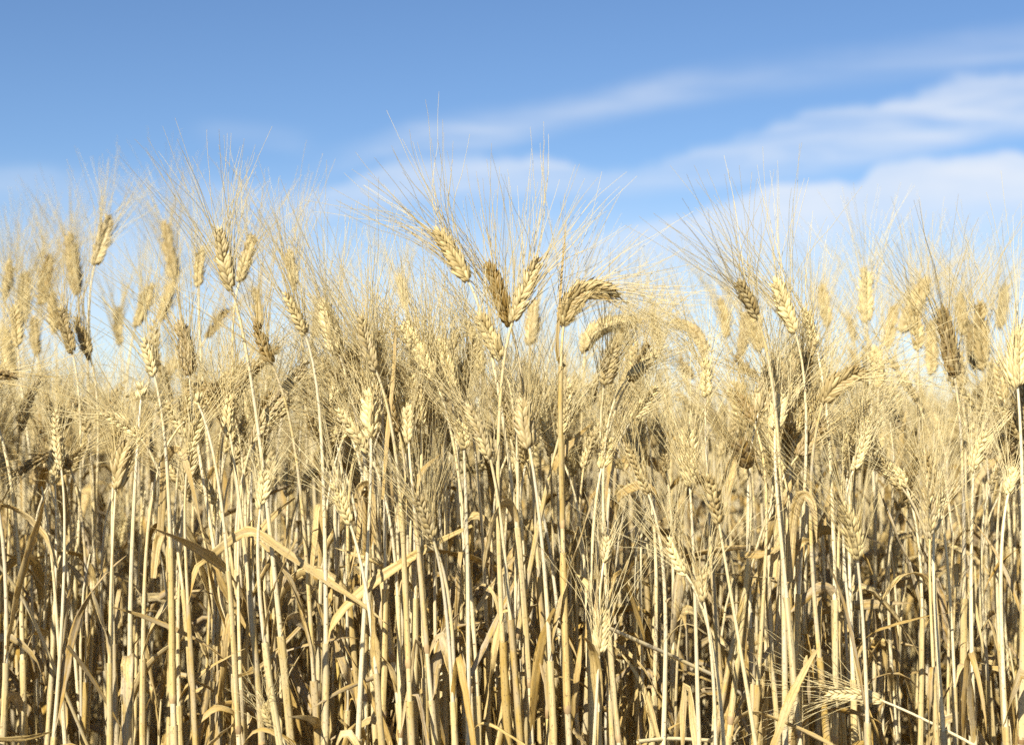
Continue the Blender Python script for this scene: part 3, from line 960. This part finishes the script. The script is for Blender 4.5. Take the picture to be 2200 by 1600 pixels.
# ------------------------------------------------------------------ further single stalks between and behind the traced ones
N_INDIV = 298
tries = 0
while len(STALKS) < N_INDIV and tries < 20000:
    tries += 1
    n_f = len(STALKS) - len(TR)
    front = rng.random() < 0.85
    d = rng.uniform(1.54, 1.76) if front else rng.uniform(1.76, 1.95)
    half = d * (W0 / 2) / FPX
    gx = rng.uniform(-half * 1.04, half * 1.04)
    if any((gx - f[0]) ** 2 + (d - f[1]) ** 2 < 0.017 ** 2 for f in FEET): continue
    zb = float(np.clip(rng.normal(0.835, 0.035), 0.74, 0.885)) if not front else float(np.clip(rng.normal(0.835, 0.035), 0.74, 0.875))
    leanx = rng.normal(-0.012, 0.022)
    P0 = np.array([gx + leanx, d + rng.normal(0, .015), zb])
    fx, fy = to_px(P0)
    # keep the big sharp ears of the photograph clear: a nearer filler must not cover them
    if any(abs(r['bx'] - fx) < 42 and -30 < fy - r['by'] < 240 and d < r['d'] + .02 and r['by'] < 900 for r in pending): continue
    L = rng.uniform(.040, .066)
    th = rng.normal(0, 0.33); ph = rng.normal(0, .35)
    dr = nrm(np.array([math.sin(th), math.sin(ph) * .7, math.cos(th)]))
    bendd = rng.normal(0, .22)
    P2 = P0 + dr * L
    P1 = P0 + dr * L * .5 + np.array([-bendd * L * .4, 0, 0])
    if rng.random() < .10:   # a drooping one
        sg = rng.choice([-1, 1])
        P1 = P0 + np.array([sg * .012, 0, .03]); P2 = P0 + np.array([sg * .05, rng.normal(0, .02), .01 + rng.normal(0, .02)])
    FEET.append((gx, d))
    make_stalk(None, [P0, P1, P2], (gx, d, 0), float(np.clip(rng.normal(.55, .24), 0, 1)), rng.uniform(.0115, .016), None, rng.uniform(.08, .125),
               rng.uniform(.8, 1.2), rng.uniform(.00115, .00155), leaves=3 if front else 2, awn_n=int(rng.integers(14, 26)))
    STALKS[-1]['lm'] = None

# ------------------------------------------------------------------ labels: each stalk by its look and its place beside a landmark ear
def tone_word(t):
    return 'dark brown' if t < .22 else 'golden brown' if t < .42 else 'golden' if t < .62 else 'pale straw' if t < .82 else 'bleached cream'


def lean_word(s):
    dx, dy = s['tip'][0] - s['px'][0], s['px'][1] - s['tip'][1]
    a = math.degrees(math.atan2(dx, dy))
    if a < -55: return 'drooping left'
    if a > 55: return 'drooping right'
    if a < -14: return 'leaning left'
    if a > 14: return 'leaning right'
    return 'upright'


def row_word(s):
    y = s['px'][1]
    sharp = 'blurred ' if s['d'] > 1.85 else ''
    return sharp + ('high ' if y < 700 else 'low ' if y > 960 else '')


ORD = ['first', 'second', 'third', 'fourth', 'fifth', 'sixth', 'seventh', 'eighth', 'ninth', 'tenth', 'eleventh', 'twelfth']
marks = [(s['px'][0], s['lm']) for s in STALKS if s.get('lm')]
groups = {}
for s in STALKS:
    if s['desc']:
        s['root']['label'] = s['desc']
        continue
    mx, mn = min(marks, key=lambda m_: abs(m_[0] - s['px'][0]) + (1e4 if abs(m_[0] - s['px'][0]) < 1 else 0))
    side = 'left' if s['px'][0] < mx else 'right'
    key = (tone_word(s['tone']), lean_word(s), row_word(s), side, mn)
    groups.setdefault(key, []).append((abs(s['px'][0] - mx), s))
for (tw, lw, rw, side, mn), lst in groups.items():
    lst.sort(key=lambda q: q[0])
    for i, (_, s) in enumerate(lst):
        s['root']['label'] = f"{rw}{tw} wheat ear {lw}, {ORD[min(i, 11)]} {side} of {mn}"
for s in STALKS:
    s['root']['group'] = 'wheat stalks standing in the front rows'

# ------------------------------------------------------------------ broken straws lying across the stems
STRAWS = [
 ([(-20, 1190), (54, 1295), (118, 1436), (190, 1605)], 8, .55, "thin greenish straw slanting down to the right across the lower left stems"),
 ([(145, 1386), (202, 1463), (264, 1570)], 10, .4, "short flat broken straw slanting down right in the lower left corner"),
 ([(1010, 1450), (1066, 1335), (1132, 1196)], 14, .3, "brown withered straw slanting up right across pale stems, low at the centre"),
 ([(1305, 1347), (1390, 1385), (1470, 1421), (1584, 1482), (1690, 1605)], 9, .6, "long thin straw slanting down right between the low ear and the flat ear"),
 ([(865, 1512), (925, 1470), (985, 1428)], 11, .7, "short pale snapped straw slanting up right, low left of the centre"),
 ([(1370, 1592), (1440, 1586), (1530, 1590)], 9, .85, "pale straw lying almost level at the bottom edge, right of the centre"),
 ([(-10, 1588), (60, 1584), (115, 1570)], 12, .6, "flat straw lying almost level in the bottom left corner"),
 ([(500, 1455), (560, 1430), (660, 1330), (700, 1290)], 10, .5, "crooked straw rising to the right behind the lower left stems"),
]
for pts, wpx, tone, lab in STRAWS:
    d = 1.52 + rng.uniform(0, .03)
    P = spline([at(x, y, d + 0.03 * i) for i, (x, y) in enumerate(pts)], 20)
    if wpx < 10:
        a = Acc(); V, F, st = tubes(P[None], np.full((1, 20), wpx / 2 * d / FPX), 7)
        a.add(V, F, st, tint_of(tone)); o = a.build('broken_straw', [M_STEM], (0, 0, 0))
    else:
        a = Acc(); view = nrm(P - np.array([0, 0, CAM_Z])); T = nrm(np.gradient(P, axis=0))
        ribbon(a, P, leaf_width(20, wpx * d / FPX, .3, .8), np.cross(T, view), tint_of(tone), 0, fold=.5)
        o = a.build('broken_straw', [M_LEAF], (0, 0, 0))
    o['label'] = lab; o['category'] = 'straw'; o['group'] = 'broken straws caught between the stems'


# ------------------------------------------------------------------ the rest of the field as one mass
def proto(lod, eared=True):
    a = Acc()
    h = 0.85 if eared else rng.uniform(.62, .76)
    ti = tint_of(.55)
    th, ph = rng.normal(0, .32), rng.normal(0, .3)
    P0 = np.array([rng.normal(0, .02), rng.normal(0, .02), h])
    L = rng.uniform(.05, .07)
    dr = nrm(np.array([math.sin(th), math.sin(ph), math.cos(th)]))
    P1, P2 = P0 + dr * L * .5 + rng.normal(0, .003, 3), P0 + dr * L
    if rng.random() < .12:
        s_ = rng.choice([-1, 1]); P1 = P0 + np.array([s_ * .012, 0, .035]); P2 = P0 + np.array([s_ * .055, 0, .025])
    P = stem_path(P0, nrm(P1 - P0), (0, 0, 0), {1: 10, 2: 5}[lod])
    R = .00125 * np.interp(np.linspace(0, 1, len(P)), [0, .3, .6, 1], [.85, 1.4, 2.2, 2.4]) * {1: 1, 2: 1.15}[lod]
    V, F, st = tubes(P[None], R[None], {1: 6, 2: 4}[lod])
    a.add(V, F, st, tint_of(.6), STEM)
    if eared: ear_geo(a, a, [P0, P1, P2], rng.uniform(.014, .018), rng.uniform(-1.5, 1.5), lod, ti, rng.uniform(.085, .13), {1: 11, 2: 6}[lod], 1.0, (EAR, AWN),
            {1: .00048, 2: .00065}[lod])
    kinds = ['arch', 'hang', 'rise', 'slant', 'arch', 'hang']
    for i in range({1: 3, 2: 2}[lod]):
        zc = rng.uniform(.3, min(.74, h - .03))
        random_leaf(a, at_height(P, zc), rng.uniform(0, 6.28), kinds[rng.integers(6)], rng.uniform(.09, .2), rng.uniform(.006, .0125), tint_of(rng.uniform(.1, .8)),
                    LEAF, n={1: 10, 2: 6}[lod], across={1: 3, 2: 2}[lod])
    return a.arrays()


def ground_z(d):
    """the field falls away gently behind the front rows"""
    return -0.026 * np.clip(np.asarray(d, float) - 2.4, 0, 60)


def scatter(lod, nproto, feet, heights, eared=True):
    protos = [proto(lod, eared) for _ in range(nproto)]
    which = rng.integers(0, nproto, len(feet))
    oV, oF, oS, oT, oM = [], [], [], [], []
    off = 0
    for k in range(nproto):
        idx = np.nonzero(which == k)[0]
        if not len(idx): continue
        V, F, st, ti, mi = protos[k]
        m_ = len(idx)
        ang = rng.uniform(0, 6.28, m_); c, s_ = np.cos(ang), np.sin(ang)
        hs = heights[idx]
        # stretch only the stem: shift everything above 0.5 m up or down, so ears keep their size
        zz = V[None, :, 2] + np.clip(V[None, :, 2] / .5, 0, 1) * (hs[:, None] - .85)
        X = c[:, None] * V[None, :, 0] - s_[:, None] * V[None, :, 1] + feet[idx, 0][:, None]
        Y = s_[:, None] * V[None, :, 0] + c[:, None] * V[None, :, 1] + feet[idx, 1][:, None]
        zz = zz + ground_z(feet[idx, 1])[:, None]
        oV.append(np.stack([X, Y, zz], -1).reshape(-1, 3))
        oF.append((F[None] + (np.arange(m_) * len(V))[:, None, None] + off).reshape(-1, 4))
        off += m_ * len(V)
        S = np.tile(st[None], (m_, 1, 1)); S[..., 2] += rng.random((m_, 1)) * 7
        oS.append(S.reshape(-1, 3))
        T_ = np.tile(ti[None], (m_, 1, 1)); T_[..., 0] = np.clip(T_[..., 0] + rng.normal(-.02, .2, (m_, 1)), 0, 1); T_[..., 1] = rng.random((m_, 1))
        oT.append(T_.reshape(-1, 3))
        oM.append(np.tile(mi, m_))
    return [np.concatenate(x) for x in (oV, oF, oS, oT, oM)]


def wedge(d0, d1, density, margin, k=1.0):
    """random feet in the strip of field seen between two distances"""
    tan_h = (W0 / 2) / FPX
    area = (d1 - d0) * (2 * (tan_h * (d0 + d1) / 2 + margin))
    n = int(area * density)
    d = np.sqrt(rng.uniform(d0 ** 2, d1 ** 2, n))
    x = rng.uniform(-1, 1, n) * (tan_h * d * k + margin)
    return np.c_[x, d]


mass = []
f1 = np.vstack([wedge(1.93, 2.4, 170, .25), wedge(2.4, 3.4, 230, .25)])
# beside the frame, level with the front rows
sd = np.c_[rng.uniform(.55, 1.0, 260) * rng.choice([-1, 1], 260), rng.uniform(1.5, 2.15, 260)]
sd = sd[np.abs(sd[:, 0]) > sd[:, 1] * (W0 / 2) / FPX * 1.06]
f1 = np.vstack([f1, sd, wedge(1.76, 1.93, 120, 0)])
mass.append(scatter(1, 20, f1, rng.normal(.815, .036, len(f1))))
f0 = wedge(1.63, 2.7, 330, .05)          # bare straws whose heads have broken off
mass.append(scatter(1, 14, f0, rng.normal(.85, .05, len(f0)), False))
f2 = np.vstack([wedge(3.3, 7.5, 260, .4), wedge(7.5, 14, 110, .6)])
mass.append(scatter(2, 24, f2, rng.normal(.815, .045, len(f2))))
f3 = np.vstack([wedge(14, 30, 22, 1.0), wedge(30, 90, 3.0, 2.0)])
mass.append(scatter(2, 12, f3, rng.normal(.845, .06, len(f3))))
off = 0
parts = [[], [], [], [], []]
for m_ in mass:
    parts[0].append(m_[0]); parts[1].append(m_[1] + off)
    for k in (2, 3, 4): parts[k].append(m_[k])
    off += len(m_[0])
arr = [np.concatenate(p) for p in parts]
print("mass verts", len(arr[0]), "faces", len(arr[1]))
field = mesh_obj('wheat_field', arr[0], arr[1], arr[2], arr[3], arr[4], MATS)
field['kind'] = 'stuff'
field['label'] = 'dense ripe wheat filling the field behind the front rows'
field['category'] = 'wheat field'

# ------------------------------------------------------------------ soil
nx = 90
gx_ = np.sign(np.linspace(-1, 1, nx)) * np.abs(np.linspace(-1, 1, nx)) ** 3 * 400
gy_ = np.linspace(0, 1, nx) ** 3 * 800 - 3
X, Y = np.meshgrid(gx_, gy_)
Z = rng.normal(0, .006, X.shape) * (np.abs(Y) < 12)
V = np.stack([X, Y, Z - .004 + ground_z(Y)], -1).reshape(-1, 3)
i = np.arange(nx - 1)[:, None]; j = np.arange(nx - 1)[None]
F = np.stack([i * nx + j, i * nx + j + 1, (i + 1) * nx + j + 1, (i + 1) * nx + j], -1).reshape(-1, 4)
mt = bpy.data.materials.new('soil'); mt.use_nodes = True
t = mt.node_tree; q = NT(t)
tc2 = q.n('ShaderNodeTexCoord')
ns1 = q.noise(tc2.outputs['Object'], 9, 6, .65); ns2 = q.noise(tc2.outputs['Object'], 90, 4, .6)
base = q.mixc(ns1, (.06, .04, .024, 1), (.14, .10, .065, 1))
base = q.mixc(q.step(ns2, .55, .7), base, (.36, .28, .15, 1))
pr = t.nodes['Principled BSDF']
t.links.new(base, pr.inputs['Base Color']); pr.inputs['Roughness'].default_value = .95
bp = q.n('ShaderNodeBump'); bp.inputs['Strength'].default_value = .8; bp.inputs['Distance'].default_value = .02
t.links.new(ns1, bp.inputs['Height']); t.links.new(bp.outputs[0], pr.inputs['Normal'])
g = mesh_obj('ground', V, F, np.zeros((len(V), 3)), np.full((len(V), 3), .5), np.zeros(len(F)), [mt])
g['kind'] = 'structure'
g['label'] = 'brown soil under the wheat'
